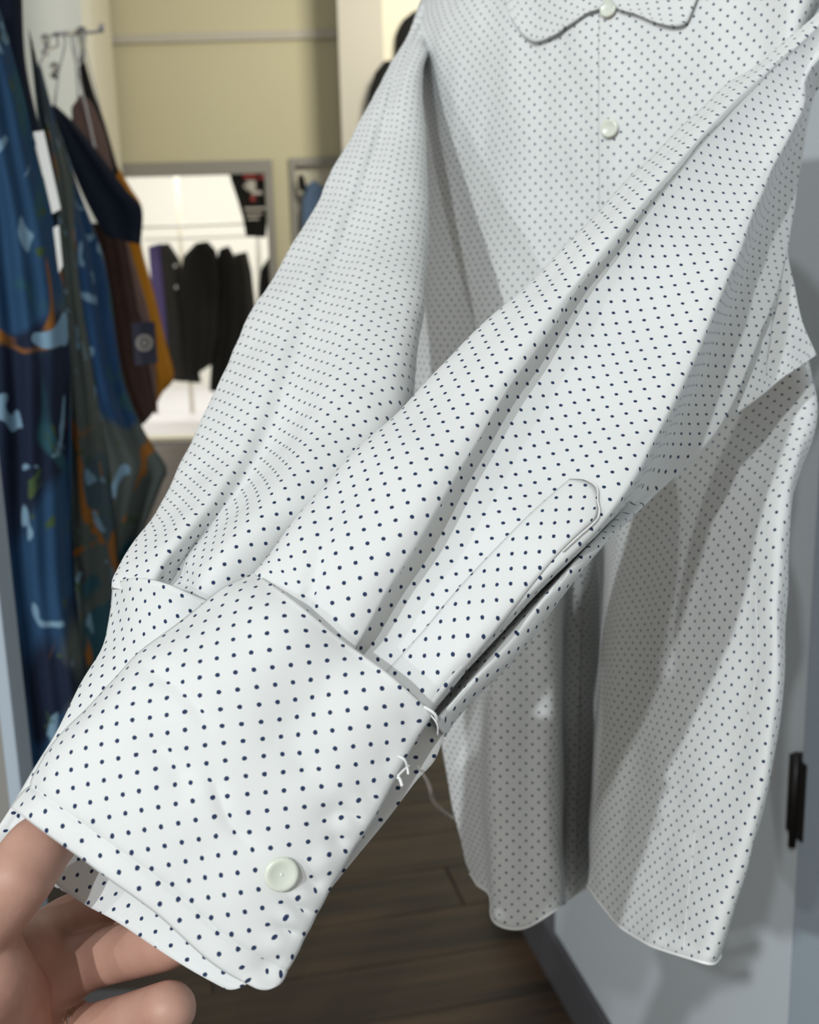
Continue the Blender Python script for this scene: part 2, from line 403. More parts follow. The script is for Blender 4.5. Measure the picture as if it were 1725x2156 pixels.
# ================================================================== THE SETTING
# right wall: follows the board the shirt hangs beside
WA = P(1626, 1980, 0.97); WB = PZ(1185, 2100)
wdir = Vector((WB.x - WA.x, WB.y - WA.y, 0)).normalized()      # away from the camera along the wall
wnor = Vector((-wdir.y, wdir.x, 0))                            # into the aisle (towards -x)
if wnor.x > 0: wnor = -wnor
WBAS = Matrix((wdir, wnor, Vector((0, 0, 1)))).transposed()
WO = Vector((WB.x, WB.y, 0))
def on_wall(x, y, off=0.0):
    r = ray(x, y); p0 = WO + wnor * off
    return CO + r * ((p0 - CO).dot(wnor) / r.dot(wnor))
def wall_s(x, y, off=0.0):
    return (on_wall(x, y, off) - WO).dot(wdir)
s_left = wall_s(1168, 1985); s_right = wall_s(1682, 1780)
s_end = (PZ(1040, 1850) - WO).dot(wdir)
struct(box('wall_right', (-1.6, -0.16, 0), (s_end, -0.03, 2.9), M['wall_white'], None, WBAS, WO))
dr = struct(box('door_1', (s_right, -0.03, 0.10), (s_left, 0.0, 2.35), M['wall_white'], None, WBAS, WO, bevel=0.003))
struct(box('baseboard_right', (-1.6, -0.03, 0), (s_end, 0.006, 0.095), M['base_board'], None, WBAS, WO))
struct(box('trim_1', (s_right - 0.075, -0.03, 0.0), (s_right - 0.016, 0.012, 2.35), M['post_blue'], None, WBAS, WO, bevel=0.003))
struct(box('trim_2', (s_right - 0.17, -0.03, 0.0), (s_right - 0.082, 0.004, 2.35), M['post_blue'], None, WBAS, WO, bevel=0.003))
# hinge: two leaves and a pin
hz0 = on_wall(1695, 1755).z; hz1 = on_wall(1702, 1592).z
hg = box('hinge', (s_right - 0.026, -0.004, hz0), (s_right + 0.004, 0.014, hz1), M['black_metal'], dr, WBAS, WO, bevel=0.002)
hp = WO + wdir * (s_right - 0.010) + wnor * 0.014
tube('pin', [hp + Vector((0, 0, hz0 - 0.012)), hp + Vector((0, 0, hz1 + 0.006))], 0.004, M['black_metal'], hg)

# floor: planks laid across the aisle
e1 = wdir.copy(); e2 = Vector((e1.y, -e1.x, 0))
FB = Matrix((e2, e1, Vector((0, 0, 1)))).transposed()
fl = struct(box('floor', (-3.2, -1.0, -0.06), (3.0, 8.2, -0.006), M['base_board'], None, FB, Vector((0, 0, 0))))
PW, PL = 0.145, 1.15
bm = bmesh.new(); box_bm(bm, (-PL / 2 + .001, -PW / 2 + .001, -0.008), (PL / 2 - .001, PW / 2 - .001, 0.0))
bmesh.ops.bevel(bm, geom=[e for e in bm.edges if all(v.co.z > -0.001 for v in e.verts)], offset=0.0015, segments=1, affect='EDGES')
plank_me = bpy.data.meshes.new('plank'); bm.to_mesh(plank_me); bm.free(); plank_me.materials.append(M['plank'])
for i in range(52):
    for k in range(-2, 3):
        c = e2 * (k * PL + (i * 0.43 % 1.0) * PL - 0.4) + e1 * (0.55 + i * PW)
        if c.y > 7.6 or abs(c.x + 0.2 * c.y * 0.5) > 2.2: continue
        o = bpy.data.objects.new('plank', plank_me); COL.objects.link(o)
        o.parent = fl; o.location = c; o.rotation_euler = (0, 0, math.atan2(e2.y, e2.x))

# far wall with an opening into a bright second room
FW = 7.75
def X(px, py, F=FW): return PY(px, py, F).x
def Z(px, py, F=FW): return PY(px, py, F).z
ox0 = X(120, 600); ox1 = X(570, 600); oz1 = Z(430, 352)
bx0 = X(618, 450); bx1 = X(800, 450); bz1 = Z(680, 338)
HZ = 3.6; TW = 0.14
bm = bmesh.new()
box_bm(bm, (-4.2, FW, 0), (ox0, FW + TW, HZ)); box_bm(bm, (ox0, FW, oz1), (bx0, FW + TW, HZ))
box_bm(bm, (ox1, FW, 0), (bx0, FW + TW, oz1)); box_bm(bm, (bx0, FW, bz1), (bx1, FW + TW, HZ)); box_bm(bm, (bx1, FW, 0), (2.6, FW + TW, HZ))
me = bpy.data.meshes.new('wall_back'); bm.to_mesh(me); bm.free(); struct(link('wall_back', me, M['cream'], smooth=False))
zt = Z(450, 76)
struct(box('trim_3', (-4.0, FW - 0.03, zt - 0.035), (X(712, 100), FW, zt + 0.02), M['pillar'], bevel=0.004))
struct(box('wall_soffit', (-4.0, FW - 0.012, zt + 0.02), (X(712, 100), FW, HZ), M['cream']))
fr = struct(box('window_1', (ox0, FW - 0.03, oz1 - 0.05), (ox1 + 0.05, FW + 0.05, oz1 + 0.035), M['frame'], bevel=0.004))
box('jamb', (ox1, FW - 0.03, 0), (ox1 + 0.05, FW + 0.05, oz1 - 0.05), M['frame'], fr, bevel=0.004)
fr2 = struct(box('door_2', (bx0 - 0.01, FW - 0.03, bz1 - 0.03), (bx1, FW + 0.03, bz1 + 0.02), M['frame'], bevel=0.004))
box('jamb', (bx0 - 0.01, FW - 0.03, 0), (bx0 + 0.025, FW + 0.03, bz1 - 0.03), M['frame'], fr2, bevel=0.004)
box('panel', (bx0 + 0.025, FW + 0.03, 0), (bx1, FW + 0.06, bz1 - 0.03), M['cream_pale'], fr2)
# pillar in front of the far wall, and the wall beside it
FPIL = 7.2
struct(box('wall_pillar', (X(714, 130, FPIL), FPIL, 0), (X(808, 130, FPIL), FPIL + 0.5, HZ), M['pillar'], bevel=0.006))
struct(box('wall_pillar_side', (X(806, 130, FPIL), FPIL + 0.05, 0), (2.4, FPIL + 0.5, HZ), M['cream_pale']))
# second room
struct(box('floor_next_room', (-5, FW + 0.0, -0.05), (1.2, 11.2, 0.0), M['pale_floor']))
struct(box('wall_next_room', (-5, 11.0, 0), (1.2, 11.1, 3.2), M['room_white']))
struct(box('wall_next_room_side', (0.9, FW + TW, 0), (1.0, 11.0, 3.2), M['room_white']))
struct(box('trim_4', (ox0, FW - 0.01, 0.0), (ox1, FW + TW, 0.03), M['cream_pale']))
# left wall, running away behind the rack
lw_far = PY(228, 200, FW - 0.1)
LO = Vector((lw_far.x, lw_far.y, 0))
ldir = (LO - Vector((-1.12, 1.4, 0))).normalized()
LB = Matrix((ldir, Vector((ldir.y, -ldir.x, 0)), Vector((0, 0, 1)))).transposed()
struct(box('wall_left', (-6.4, -0.12, 0), (0.0, 0.0, HZ), M['wall_white'], None, LB, LO))
struct(box('trim_5', (-0.9, 0.0, 0), (-0.0, 0.05, HZ), M['cream_pale'], None, LB, LO))

# ================================================================== THE SHIRT
shirt = thing('polka_dot_shirt', P(1300, 2000, 0.52), 'white button-up shirt with small navy polka dots, one sleeve pulled towards the lower left', 'shirt')
def fabric(name, G, U, V, parent, closed=False, thick=0.0005, mat='dot'):
    o = link(name, grid_mesh(name, G, U, V, closed), M[mat], parent)
    if thick: solid(o, thick)
    return o

# ---- body front: control columns follow the folds from the left side to the right side
rowsT = [
 # y, [(x, depth) * 14]
 (-260,[(985,0.640),(1010,0.600),(1050,0.570),(1100,0.550),(1150,0.530),(1200,0.515),(1245,0.507),(1292,0.500),(1345,0.493),(1420,0.483),(1510,0.470),(1600,0.458),(1690,0.446),(1800,0.455)]),
 (-90, [(930,0.655),(955,0.612),(1000,0.578),(1060,0.553),(1120,0.533),(1180,0.518),(1235,0.509),(1290,0.501),(1345,0.494),(1420,0.484),(1510,0.471),(1600,0.459),(1690,0.447),(1790,0.455)]),
 (60,  [(868,0.660),(892,0.615),(950,0.580),(1030,0.555),(1110,0.535),(1180,0.520),(1235,0.510),(1288,0.502),(1345,0.495),(1420,0.485),(1510,0.473),(1600,0.461),(1672,0.450),(1705,0.462)]),
 (250, [(858,0.660),(900,0.620),(950,0.585),(1030,0.560),(1110,0.540),(1180,0.525),(1235,0.515),(1288,0.507),(1345,0.500),(1420,0.490),(1500,0.478),(1570,0.466),(1632,0.458),(1652,0.475)]),
 (450, [(858,0.645),(905,0.615),(965,0.590),(1030,0.565),(1110,0.547),(1180,0.532),(1235,0.522),(1287,0.514),(1345,0.506),(1420,0.495),(1490,0.483),(1560,0.472),(1618,0.466),(1636,0.485)]),
 (650, [(862,0.630),(912,0.605),(970,0.587),(1030,0.568),(1100,0.552),(1170,0.540),(1230,0.530),(1285,0.521),(1345,0.511),(1420,0.498),(1510,0.487),(1580,0.477),(1655,0.472),(1675,0.490)]),
 (850, [(875,0.620),(925,0.600),(980,0.585),(1035,0.570),(1100,0.560),(1165,0.550),(1225,0.543),(1280,0.533),(1340,0.520),(1420,0.503),(1510,0.489),(1610,0.474),(1702,0.464),(1714,0.485)]),
 (1050,[(895,0.615),(940,0.600),(990,0.585),(1038,0.570),(1105,0.560),(1170,0.560),(1215,.575),(1268,.565),(1310,.53),(1400,.498),(1500,.470),(1590,.448),(1655,.436),(1668,.466)]),
 (1250,[(908,0.610),(950,0.595),(1000,0.575),(1040,0.555),(1108,0.548),(1172,0.552),(1197,.600),(1258,.590),(1288,.53),(1375,.492),(1480,.458),(1575,.436),(1642,.425),(1655,.455)]),
 (1450,[(918,0.600),(958,0.585),(1010,0.565),(1040,0.538),(1108,.537),(1173,.543),(1190,.602),(1252,.592),(1272,.526),(1360,.488),(1465,.452),(1570,.430),(1640,.420),(1650,.45)]),
 (1650,[(948,0.595),(978,0.580),(1016,0.562),(1038,0.535),(1108,.532),(1174,.538),(1188,.60),(1245,.590),(1260,.524),(1345,.486),(1445,.450),(1545,.428),(1612,.419),(1622,.447)]),
 (1800,[(978,0.590),(998,0.578),(1024,0.562),(1040,0.534),(1108,.530),(1176,.536),(1188,.598),(1240,.588),(1250,.523),(1325,.486),(1415,.451),(1505,.429),(1570,.420),(1580,.445)]),
]
ctrl = [[(x, y, d) for (x, d) in r] for (y, r) in rowsT]
ctrl.append([(992,1838,.588),(1005,1860,.577),(1030,1884,.562),(1043,1942,.536),(1104,1954,.530),(1178,1908,.536),(1192,1898,.596),(1236,1868,.586),(1244,1868,.523),(1300,1942,.486),(1368,1988,.452),(1436,2012,.430),(1494,2026,.421),(1510,2006,.443)])
g = grid_spline(ctrl, 12, 14)
GT = to_world(g)
N = normals(GT)
tt = np.linspace(0, 1, GT.shape[0])[:, None]; ss = np.linspace(0, 1, GT.shape[1])[None, :]
wr = fbm(GT * np.array([1, 1, 0.35]), 26, 0.0035, 1) * (1 - 0.5 * tt) + fbm(GT * np.array([1, 1, 0.5]), 60, 0.0012, 2)
GT = GT + N * wr[..., None]
N = normals(GT); JS = 6 * 14 + 7                                     # the two fronts meet under the placket
UL, VL = axis_uv(GT[:, :JS + 5], 4 * 14, 32, su=6); UR, VR = axis_uv(GT[:, JS:], 10 * 14 - JS, 32, su=6)
JE = JS + 5
fabric('front_panel', GT[:, :JE] - (N * np.clip((np.arange(GT.shape[1]) - JS + 3) / 6, 0, 1)[None, :, None] * 0.0006)[:, :JE], UL, VL, shirt)
body = fabric('front_panel', GT[:, JS:], UR + 0.0021, VR + 0.0013, shirt)
bodyB = bvh_of(GT)
# hem: folded edge along the bottom
hemc = GT[-1] + N[-1] * 0.0006
bm = bmesh.new(); tube_bm(bm, hemc[::2], 0.0008, 6); me = bpy.data.meshes.new('hem'); bm.to_mesh(me); bm.free(); link('hem', me, M['thread'], body)
# button placket strip
j0, j1 = JS, 7 * 14 + 10
Gp = GT[:70, j0:j1].copy(); Np = N[:70, j0:j1]
prof = np.sin(np.linspace(0, math.pi, Gp.shape[1])) ** 0.35
prof = np.sin(np.linspace(0, math.pi, Gp.shape[1])) ** 1.5
Gp = Gp + Np * (0.00005 + 0.0007 * prof)[None, :, None]
pl = fabric('placket', Gp, UR[:70, j0 - JS:j1 - JS] + 0.0021, VR[:70, j0 - JS:j1 - JS] + 0.0013, shirt, thick=0)
# seam on the lower right of the body
def stitch(name, pix, bvh, parent, lift=0.0004, r=0.00035, mat='seam', n=14):
    c = cr_spline([(x, y) for x, y in pix], n)
    pts = [hit(bvh, x, y, lift)[0] for x, y in c]
    bm = bmesh.new(); tube_bm(bm, pts, r, 5); me = bpy.data.meshes.new(name); bm.to_mesh(me); bm.free()
    return link(name, me, M[mat], parent)
stitch('side_seam', [(1592,1250),(1595,1400),(1560,1560),(1480,1680),(1455,1850),(1440,2005)], bodyB, body, r=0.0003)
# back of the shirt, behind the front
back = [[(p[0] + (0 if k in (0, 13) else 8 if k < 7 else -6), p[1] - 6, p[2] + 0.05 + 0.035 * math.sin(math.pi * k / 13) - (0.0495 if k in (0, 13) else 0)) for k, p in enumerate(r)] for r in ctrl]
gb = to_world(grid_spline(back, 6, 6)); UB, VB = metric_uv(gb, 40, 10)
fabric('back_panel', gb, UB, VB, shirt)

# ---- collar wings
def button(name, c, nrm, rad, parent, thick=0.0022, hole=True, mat='shell', holes=4):
    """flat shirt button with a raised rim, a dished centre and a thread cross"""
    nrm = nrm.normalized(); a = nrm.cross(Vector((0.2, 0.1, 1))).normalized(); b2 = nrm.cross(a)
    prof = [(0.0, 0.55), (0.25, 0.56), (0.5, 0.66), (0.70, 0.84), (0.84, 0.90), (0.95, 0.78), (1.0, 0.45), (0.95, 0.05), (0.0, 0.0)]
    bm = bmesh.new(); S = 36; rings = []
    for (r, h) in prof:
        if r == 0: rings.append([bm.verts.new(c + nrm * h * thick)]); continue
        rings.append([bm.verts.new(c + (a * math.cos(2 * math.pi * k / S) + b2 * math.sin(2 * math.pi * k / S)) * r * rad + nrm * h * thick) for k in range(S)])
    for i in range(len(rings) - 1):
        A, B = rings[i], rings[i + 1]
        for k in range(S):
            if len(A) == 1: bm.faces.new((A[0], B[k], B[(k + 1) % S]))
            elif len(B) == 1: bm.faces.new((A[k], B[0], A[(k + 1) % S]))
            else: bm.faces.new((A[k], B[k], B[(k + 1) % S], A[(k + 1) % S]))
    bmesh.ops.recalc_face_normals(bm, faces=bm.faces[:])
    me = bpy.data.meshes.new(name); bm.to_mesh(me); bm.free()
    o = link(name, me, M[mat], parent)
    bm = bmesh.new(); q = rad * 0.13
    for (u, v) in ((1, 0), (0, 1)):
        tube_bm(bm, [c + nrm * thick * 0.3 - (a * u + b2 * v) * q, c + nrm * thick * 0.75, c + nrm * thick * 0.3 + (a * u + b2 * v) * q], rad * 0.05, 5)
    me = bpy.data.meshes.new('button_thread'); bm.to_mesh(me); bm.free()
    if parent is not None and parent.parent is not None: link('button_thread', me, M['thread'], parent)
    else: link('button_thread', me, M['thread'], o)
    return o
def wing(name, top, bottom, left, right, corner):
    """collar leaf lying on the body, a little raised towards its free edge"""
    gg = coons(*[[(x, y, 0) for x, y in c] for c in (top, bottom, left, right)], 40, 44)
    S, T = round_corner(40, 44, 0.45, 0.5, [corner]); gg = sample_grid(gg, S, T)
    G = np.zeros_like(gg)
    for i in range(40):
        for j in range(44):
            G[i, j] = hit(bodyB, gg[i, j, 0], gg[i, j, 1], 0.0022 + 0.0010 * T[i, j])[0]
    for _ in range(6):
        Q = G.copy(); Q[1:-1, 1:-1] = (G[:-2, 1:-1] + G[2:, 1:-1] + G[1:-1, :-2] + G[1:-1, 2:]) / 4; G = Q
    U, V = metric_uv(G, 20, 20); c, s_ = math.cos(0.5), math.sin(0.5)
    return fabric(name, G, U * c - V * s_, U * s_ + V * c, shirt, thick=0.0014)
wing('collar_wing', [(1030,-230),(1130,-235),(1272,-235)], [(1085,40),(1115,82),(1180,110)],
     [(1030,-230),(1050,-80),(1085,40)], [(1272,-235),(1287,-6),(1248,38),(1180,110)], (1, 1))
wing('collar_wing', [(1298,-235),(1400,-235),(1540,-235)], [(1408,96),(1448,60),(1490,-40)],
     [(1298,-235),(1288,-4),(1336,42),(1408,96)], [(1540,-235),(1520,-120),(1490,-40)], (0, 1))
for (x, y) in ((1286, 20), (1288, 271)):
    c, nr_ = hit(bodyB, x, y, 0.0022); button('button', c, nr_, 0.0051, shirt)
# ---- sleeve tubes
def tube_fabric(name, rings, nr, nc, parent, refcol, wrinkle, thick=0.0005):
    g = grid_spline(rings, nr, nc, closed=True)
    G = to_world(g); N = normals(G, True)
    G = G + N * wrinkle(G, g)[..., None]
    U, V = axis_uv(G, refcol * nc, 0, True, su=3)
    o = link(name, grid_mesh(name, G, U, V, True), M['dot'], parent); solid(o, thick)
    return o, G

def lerp(a, b, t): return (a[0] + (b[0] - a[0]) * t, a[1] + (b[1] - a[1]) * t)
# near sleeve: L upper edge, F lip of the long fold, T far crest, U lower edge, depth, fold strength, slit width
ring1 = [
 ((1840,-90),(1850,-75),(1850,-10),(1880,40),.452,0.3,0,.1),
 ((1700,52),(1712,70),(1712,140),(1735,165),.444,0.4,0,.1),
 ((1590,142),(1610,162),(1690,232),(1700,262),.432,0.6,0,.15),
 ((1484,228),(1515,255),(1625,365),(1672,425),.416,0.8,0,.25),
 ((1307,406),(1355,440),(1548,558),(1648,560),.388,1.0,0,.4),
 ((1145,578),(1208,622),(1466,756),(1592,720),.366,1.0,0,.75),
 ((985,728),(1096,782),(1386,925),(1505,905),.348,1.0,0,1),
 ((850,860),(1004,932),(1302,1068),(1362,1045),.332,1.0,0,1),
 ((740,965),(935,1044),(1205,1172),(1256,1148),.321,1.0,10,1),
 ((640,1075),(838,1205),(1045,1332),(1100,1352),.310,0.9,26,1),
 ((575,1165),(775,1320),(930,1470),(965,1496),.302,0.75,30,1),
 ((538,1210),(742,1372),(905,1502),(928,1545),.298,0.6,30,1),
]
def sleeve_ring(r):
    L, F, T, U, d, k, gw, kf = r
    def v(ridge, valley): return d - (ridge * (1 - kf) + valley * kf) * k      # how far the long fold is open here
    pts = [(*L, d), (*lerp(L, F, .28), d - .017 * k), (*lerp(L, F, .74), d - .0250 * k), (*lerp(L, F, .965), v(.024, .0245)), (*F, v(.024, .0215)),
           (*lerp(L, F, .985 + .05 * (1 - kf)), v(.024, .0165)), (*lerp(F, T, .10), v(.023, .0130)), (*lerp(F, T, .28), v(.021, .0125)), (*lerp(F, T, .50), v(.020, .0155)),
           (*lerp(F, T, .74), d - .021 * k), (*lerp(F, T, .92), d - .0245 * k), (*T, d - .021 * k)]
    if gw: pts += [(T[0] + 0.10 * gw, T[1] + 0.16 * gw, d - .004), (T[0] + 0.30 * gw, T[1] + 0.42 * gw, d - .006), (*lerp(T, U, .62), d - .013), (*U, d + .002)]
    else: pts += [(*lerp(T, U, .06), d + .004 * k), (*lerp(T, U, .16), d + .034 * k), (*lerp(T, U, .55), d + .044 * k), (*U, d + .050 * k)]
    pts += [(*lerp(U, L, .3), d + .055 * max(k, .5)), (*lerp(U, L, .7), d + .040 * max(k, .5))]
    return pts
def wr1(G, g):
    T = np.linspace(0, 1, G.shape[0])[:, None]
    w = fbm(G, 34, 0.0016, 3) * (1 - T * 0.4)
    # soft pleat running up from the cuff seam
    ax = g[..., 0]; ay = g[..., 1]
    t = (1300 - ay) / 200.0; cx_ = 640 + 52 * t; dd = (ax - cx_) / (9 + 14 * np.clip(t, 0, 2))
    w = w - 0.0035 * np.exp(-dd * dd) * np.clip(1 - t / 1.6, 0, 1) * (t > -0.2) * (ax < 800)
    return w
rings1 = [sleeve_ring(r) for r in ring1]
rings1.insert(0, [(1815 + (p[0] - 1850) * 0.05, -75 + (p[1] + 50) * 0.05, 0.462 + (p[2] - 0.45) * 0.05) for p in rings1[0]])
sleeveR, GS1 = tube_fabric('sleeve', rings1, 12, 8, shirt, 2, wr1)
S1B = bvh_of(GS1, True)

# left-hand sleeve: L edge, R edge, depth, fold strength
ring2 = [((915,-40),(1000,-60),.65,.3),((874,44),(905,80),.625,.45),((838,112),(897,112),.602,.55),((800,180),(886,170),.578,.7),((720,330),(897,345),.53,.9),((628,500),(897,505),.482,1.0),
         ((530,672),(890,628),.438,1.0),((460,828),(872,742),.408,1.0),((398,955),(850,880),.386,1.0),((334,1072),(760,1010),.366,1.0),
         ((276,1155),(640,1140),.352,.9),((248,1212),(560,1240),.342,.7),((244,1240),(530,1290),.338,.55)]
def ring2_pts(r, i):
    L, R, d, k = r; t = i / (len(ring2) - 1); v = 0.004 + 0.012 * max(0, t - 0.55) / 0.45
    return [(*L, d), (*lerp(L, R, .10), d - .014 * k), (*lerp(L, R, .24), d - .021 * k), (*lerp(L, R, .36), d - (.023 - v) * k), (*lerp(L, R, .44), d - (.025 - v * .7) * k),
            (*lerp(L, R, .58), d - .030 * k), (*lerp(L, R, .78), d - .029 * k), (*lerp(L, R, .93), d - .022 * k), (*R, d - .008 * k),
            (*lerp(L, R, .97), d + .015 * k), (*lerp(L, R, .7), d + .035 * k), (*lerp(L, R, .3), d + .032 * k)]
def wr2(G, g):
    w = fbm(G * np.array([1, 1, .6]), 24, 0.0016, 5)
    w += fbm(G, 80, 0.0005, 9)
    ax, ay = g[..., 0], g[..., 1]                    # crumple just above the cuff
    t = (ay - 1190) / 60.0; w -= 0.002 * np.exp(-((ax - 385 - 0.5 * (ay - 1215)) / 28) ** 2) * np.exp(-((ay - 1215) / 40) ** 2)
    return w
sleeveL, GS2 = tube_fabric('sleeve', [ring2_pts(r, i) for i, r in enumerate(ring2)], 12, 10, shirt, 5, wr2)

# ---- underarm: the lit cloth below the sleeve root
gg = coons([(1630,470,.446),(1655,520,.443),(1662,570,.441),(1690,680,.441),(1716,742,.445)], [(1470,905,.408),(1545,874,.414),(1600,835,.422),(1650,795,.430),(1718,748,.445)],
           [(1630,470,.446),(1570,620,.434),(1510,790,.418),(1470,905,.408)], [(1716,742,.445),(1717,745,.445),(1718,748,.445)], 40, 40)
G = to_world(gg); N0 = normals(G); x, y = gg[..., 0], gg[..., 1]
crease = np.exp(-((x - (1650 - (y - 560) * 0.10)) / 9) ** 2) * np.clip((y - 600) / 60, 0, 1) * np.clip((800 - y) / 40, 0, 1)
G = G + N0 * (fbm(G, 50, 0.0015, 41) - 0.005 * crease)[..., None]
U, V = metric_uv(G, 20, 20); fabric('underarm_gusset', G, U * .8 - V * .6, U * .6 + V * .8, shirt)

# ---- cuffs
def cuff_layer(name, top, bottom, left, right, nr, nc, corners, parent, disp=None, thick=0.0016, ca=0.07, cb=0.07, uvrot=0.0):
    gg = coons(top, bottom, left, right, nr, nc)
    S, T = round_corner(nr, nc, ca, cb, corners); gg = sample_grid(gg, S, T)
    G = to_world(gg); N0 = normals(G)
    if disp is not None: G = G + N0 * disp(S, T, G, gg)[..., None]
    U, V = metric_uv(G, nc // 2, nr // 2)
    c, s_ = math.cos(uvrot), math.sin(uvrot)
    o = fabric(name, G, U * c - V * s_, U * s_ + V * c, parent, thick=thick)
    return o, G
seam_top = [(538,1210,.2985),(575,1238,.288),(640,1290,.280),(745,1373,.281),(830,1432,.276),(905,1502,.278)]
def disp_cuff(S, T, G, gg):
    d = 0.0035 * np.sin(math.pi * np.clip(S, 0, 1)) ** 0.6 * np.sin(math.pi * np.clip(T, 0.02, 1)) ** 0.5
    d += fbm(G, 30, 0.0026, 11) + fbm(G, 75, 0.0006, 12)
    d -= 0.0010 * np.exp(-((1 - T - 0.085) / 0.013) ** 2)          # groove beside the folded lower edge
    d += 0.0007 * np.clip((T - 0.93) / 0.05, 0, 1)
    e = np.exp(-((1 - S - 0.065) / 0.045) ** 2) * np.clip((T - 0.3) / 0.2, 0.25, 1)
    d += 0.0012 * e * np.sin(T * 60 + 6 * S + 1.5 * np.sin(T * 17)) # puckers along the stitched edge
    d -= 0.0008 * np.exp(-((1 - S) / 0.012) ** 2)
    # long creases across the cuff
    x, y = gg[..., 0], gg[..., 1]
    for (x0, y0, x1, y1, a, w_) in ((300,1395,470,1530,.0013,22), (415,1600,548,1800,.0012,19), (300,1520,420,1680,.0014,34), (600,1560,700,1660,.0010,30), (640,1740,760,1700,.0009,26)):
        L = math.hypot(x1 - x0, y1 - y0); ux, uy = (x1 - x0) / L, (y1 - y0) / L
        al = (x - x0) * ux + (y - y0) * uy; pe = -(x - x0) * uy + (y - y0) * ux + 9 * np.sin(al / 34.0 + x0)
        d -= 1.15 * a * np.exp(-(pe / w_) ** 2) * np.clip(al / 70, 0, 1) * np.clip((L - al) / 60, 0, 1)
    return d
cuff, GC = cuff_layer('cuff', seam_top, [(28,1702,.282),(75,1732,.273),(205,1824,.267),(331,1916,.264),(450,2022,.263),(578,2098,.264)],
    [(538,1210,.2985),(460,1252,.293),(356,1346,.289),(256,1428,.287),(160,1530,.285),(80,1640,.283),(28,1702,.282)],
    [(905,1502,.278),(868,1562,.276),(820,1650,.274),(770,1742,.271),(700,1856,.268),(640,1968,.266),(578,2098,.264)],
    110, 100, [(1, 1)], sleeveR, disp_cuff, thick=0.0014)
CB = bvh_of(GC)
def disp_back(S, T, G, gg):
    return fbm(G, 40, 0.0015, 21) - 0.0008 * np.exp(-((1 - T - 0.10) / 0.02) ** 2)
inner, GC2 = cuff_layer('cuff_inner_side', [(538,1214,.305),(640,1300,.300),(745,1385,.298),(850,1470,.294),(930,1548,.292)],
    [(20,1742,.312),(110,1850,.308),(185,1906,.300),(256,1946,.290),(392,2036,.276),(500,2094,.271)],
    [(538,1214,.305),(400,1325,.310),(256,1440,.310),(130,1590,.308),(20,1742,.305)],
    [(936,1548,.291),(915,1602,.289),(876,1646,.287),(815,1726,.283),(750,1806,.279),(640,1940,.275),(500,2094,.271)],
    60, 60, [(1, 1)], sleeveR, disp_back, thick=0.0014, ca=0.05, cb=0.05)
far_cuff, GC3 = cuff_layer('cuff', [(245,1230,.340),(300,1217,.325),(365,1230,.317),(430,1260,.316),(530,1294,.320)],
    [(-40,1800,.318),(40,1820,.322),(160,1880,.322),(330,1960,.318)],
    [(245,1230,.340),(236,1310,.338),(222,1365,.334),(182,1442,.328),(110,1568,.322),(40,1682,.319),(-40,1800,.318)],
    [(530,1294,.320),(470,1500,.318),(400,1750,.318),(330,1960,.318)],
    60, 60, [], sleeveL, lambda S, T, G, gg: 0.004 * np.sin(math.pi * np.clip(S, 0, 1)) ** 0.5 * np.sin(math.pi * np.clip(T, .05, 1)) ** .5 + fbm(G, 45, 0.0014, 31), thick=0.0014)

# ---- sleeve placket: raised band with a pointed end
band_l = [(1200,1013),(1110,1094),(1023,1183),(956,1256),(894,1331),(812,1420)]
band_r = [(1256,1094),(1182,1164),(1093,1268),(1000,1384),(950,1446),(905,1500)]
bl = resample(cr_spline(band_l, 10), 60); br = resample(cr_spline(band_r, 10), 60)
Gb = np.zeros((60, 14, 3))
for i in range(60):
    for j in range(14):
        s = j / 13; x = bl[i, 0] * (1 - s) + (br[i, 0] - 3) * s; y = bl[i, 1] * (1 - s) + (br[i, 1] - 1) * s
        if i < 8:                                   # pointed top end
            pk = (1 - i / 8) * math.sin(math.pi * s) ; x += 26 * pk; y -= 22 * pk
        edge = min(s, 1 - s, i / 59 * 4)
        Gb[i, j] = hit(S1B, x, y, 0.0004 + 0.0010 * min(1, edge / 0.1))[0]
for _ in range(3):
    Q = Gb.copy(); Q[1:-1, 1:-1] = (Gb[:-2, 1:-1] + Gb[2:, 1:-1] + Gb[1:-1, :-2] + Gb[1:-1, 2:]) / 4; Gb = Q
U, V = metric_uv(Gb, 7, 30); fabric('sleeve_placket', Gb, U, V, sleeveR, thick=0.0008)
S1C = bvh_of(Gb)
stitch('placket_stitching', [(1200,1013),(1232,1016),(1256,1032),(1258,1060),(1256,1096),(1220,1130),(1182,1164)], S1B, sleeveR, 0.0016, 0.0003)
# cuff seam cord, buttonhole, button, threads
bm = bmesh.new()
sp = [hit(CB, x, y, 0.0)[0] for x, y in cr_spline([(545,1217),(580,1243),(645,1297),(745,1377),(830,1437),(885,1487)], 8)]
tube_bm(bm, [p - ray(700, 1350).normalized() * 0.0006 for p in sp], 0.0006, 6); me = bpy.data.meshes.new('cuff_seam'); bm.to_mesh(me); bm.free(); link('cuff_seam', me, M['thread'], sleeveR)
for (off) in ((-3, 5), (4, -5)):
    pass
bh = []
for k in range(17):
    a = 2 * math.pi * k / 16; x = 738 + 50 * math.cos(a) * 0.80 - 7 * math.sin(a) * 0.6; y = 1533 + 50 * math.cos(a) * 0.62 + 7 * math.sin(a) * 0.8
    bh.append(hit(CB, x, y, 0.0004)[0])
bm = bmesh.new(); tube_bm(bm, bh, 0.00055, 6); me = bpy.data.meshes.new('buttonhole'); bm.to_mesh(me); bm.free(); link('buttonhole', me, M['thread'], sleeveR)
c, nr_ = hit(CB, 590, 1836, 0.0016); button('cuff_button', c, nr_, 0.0051, sleeveR)
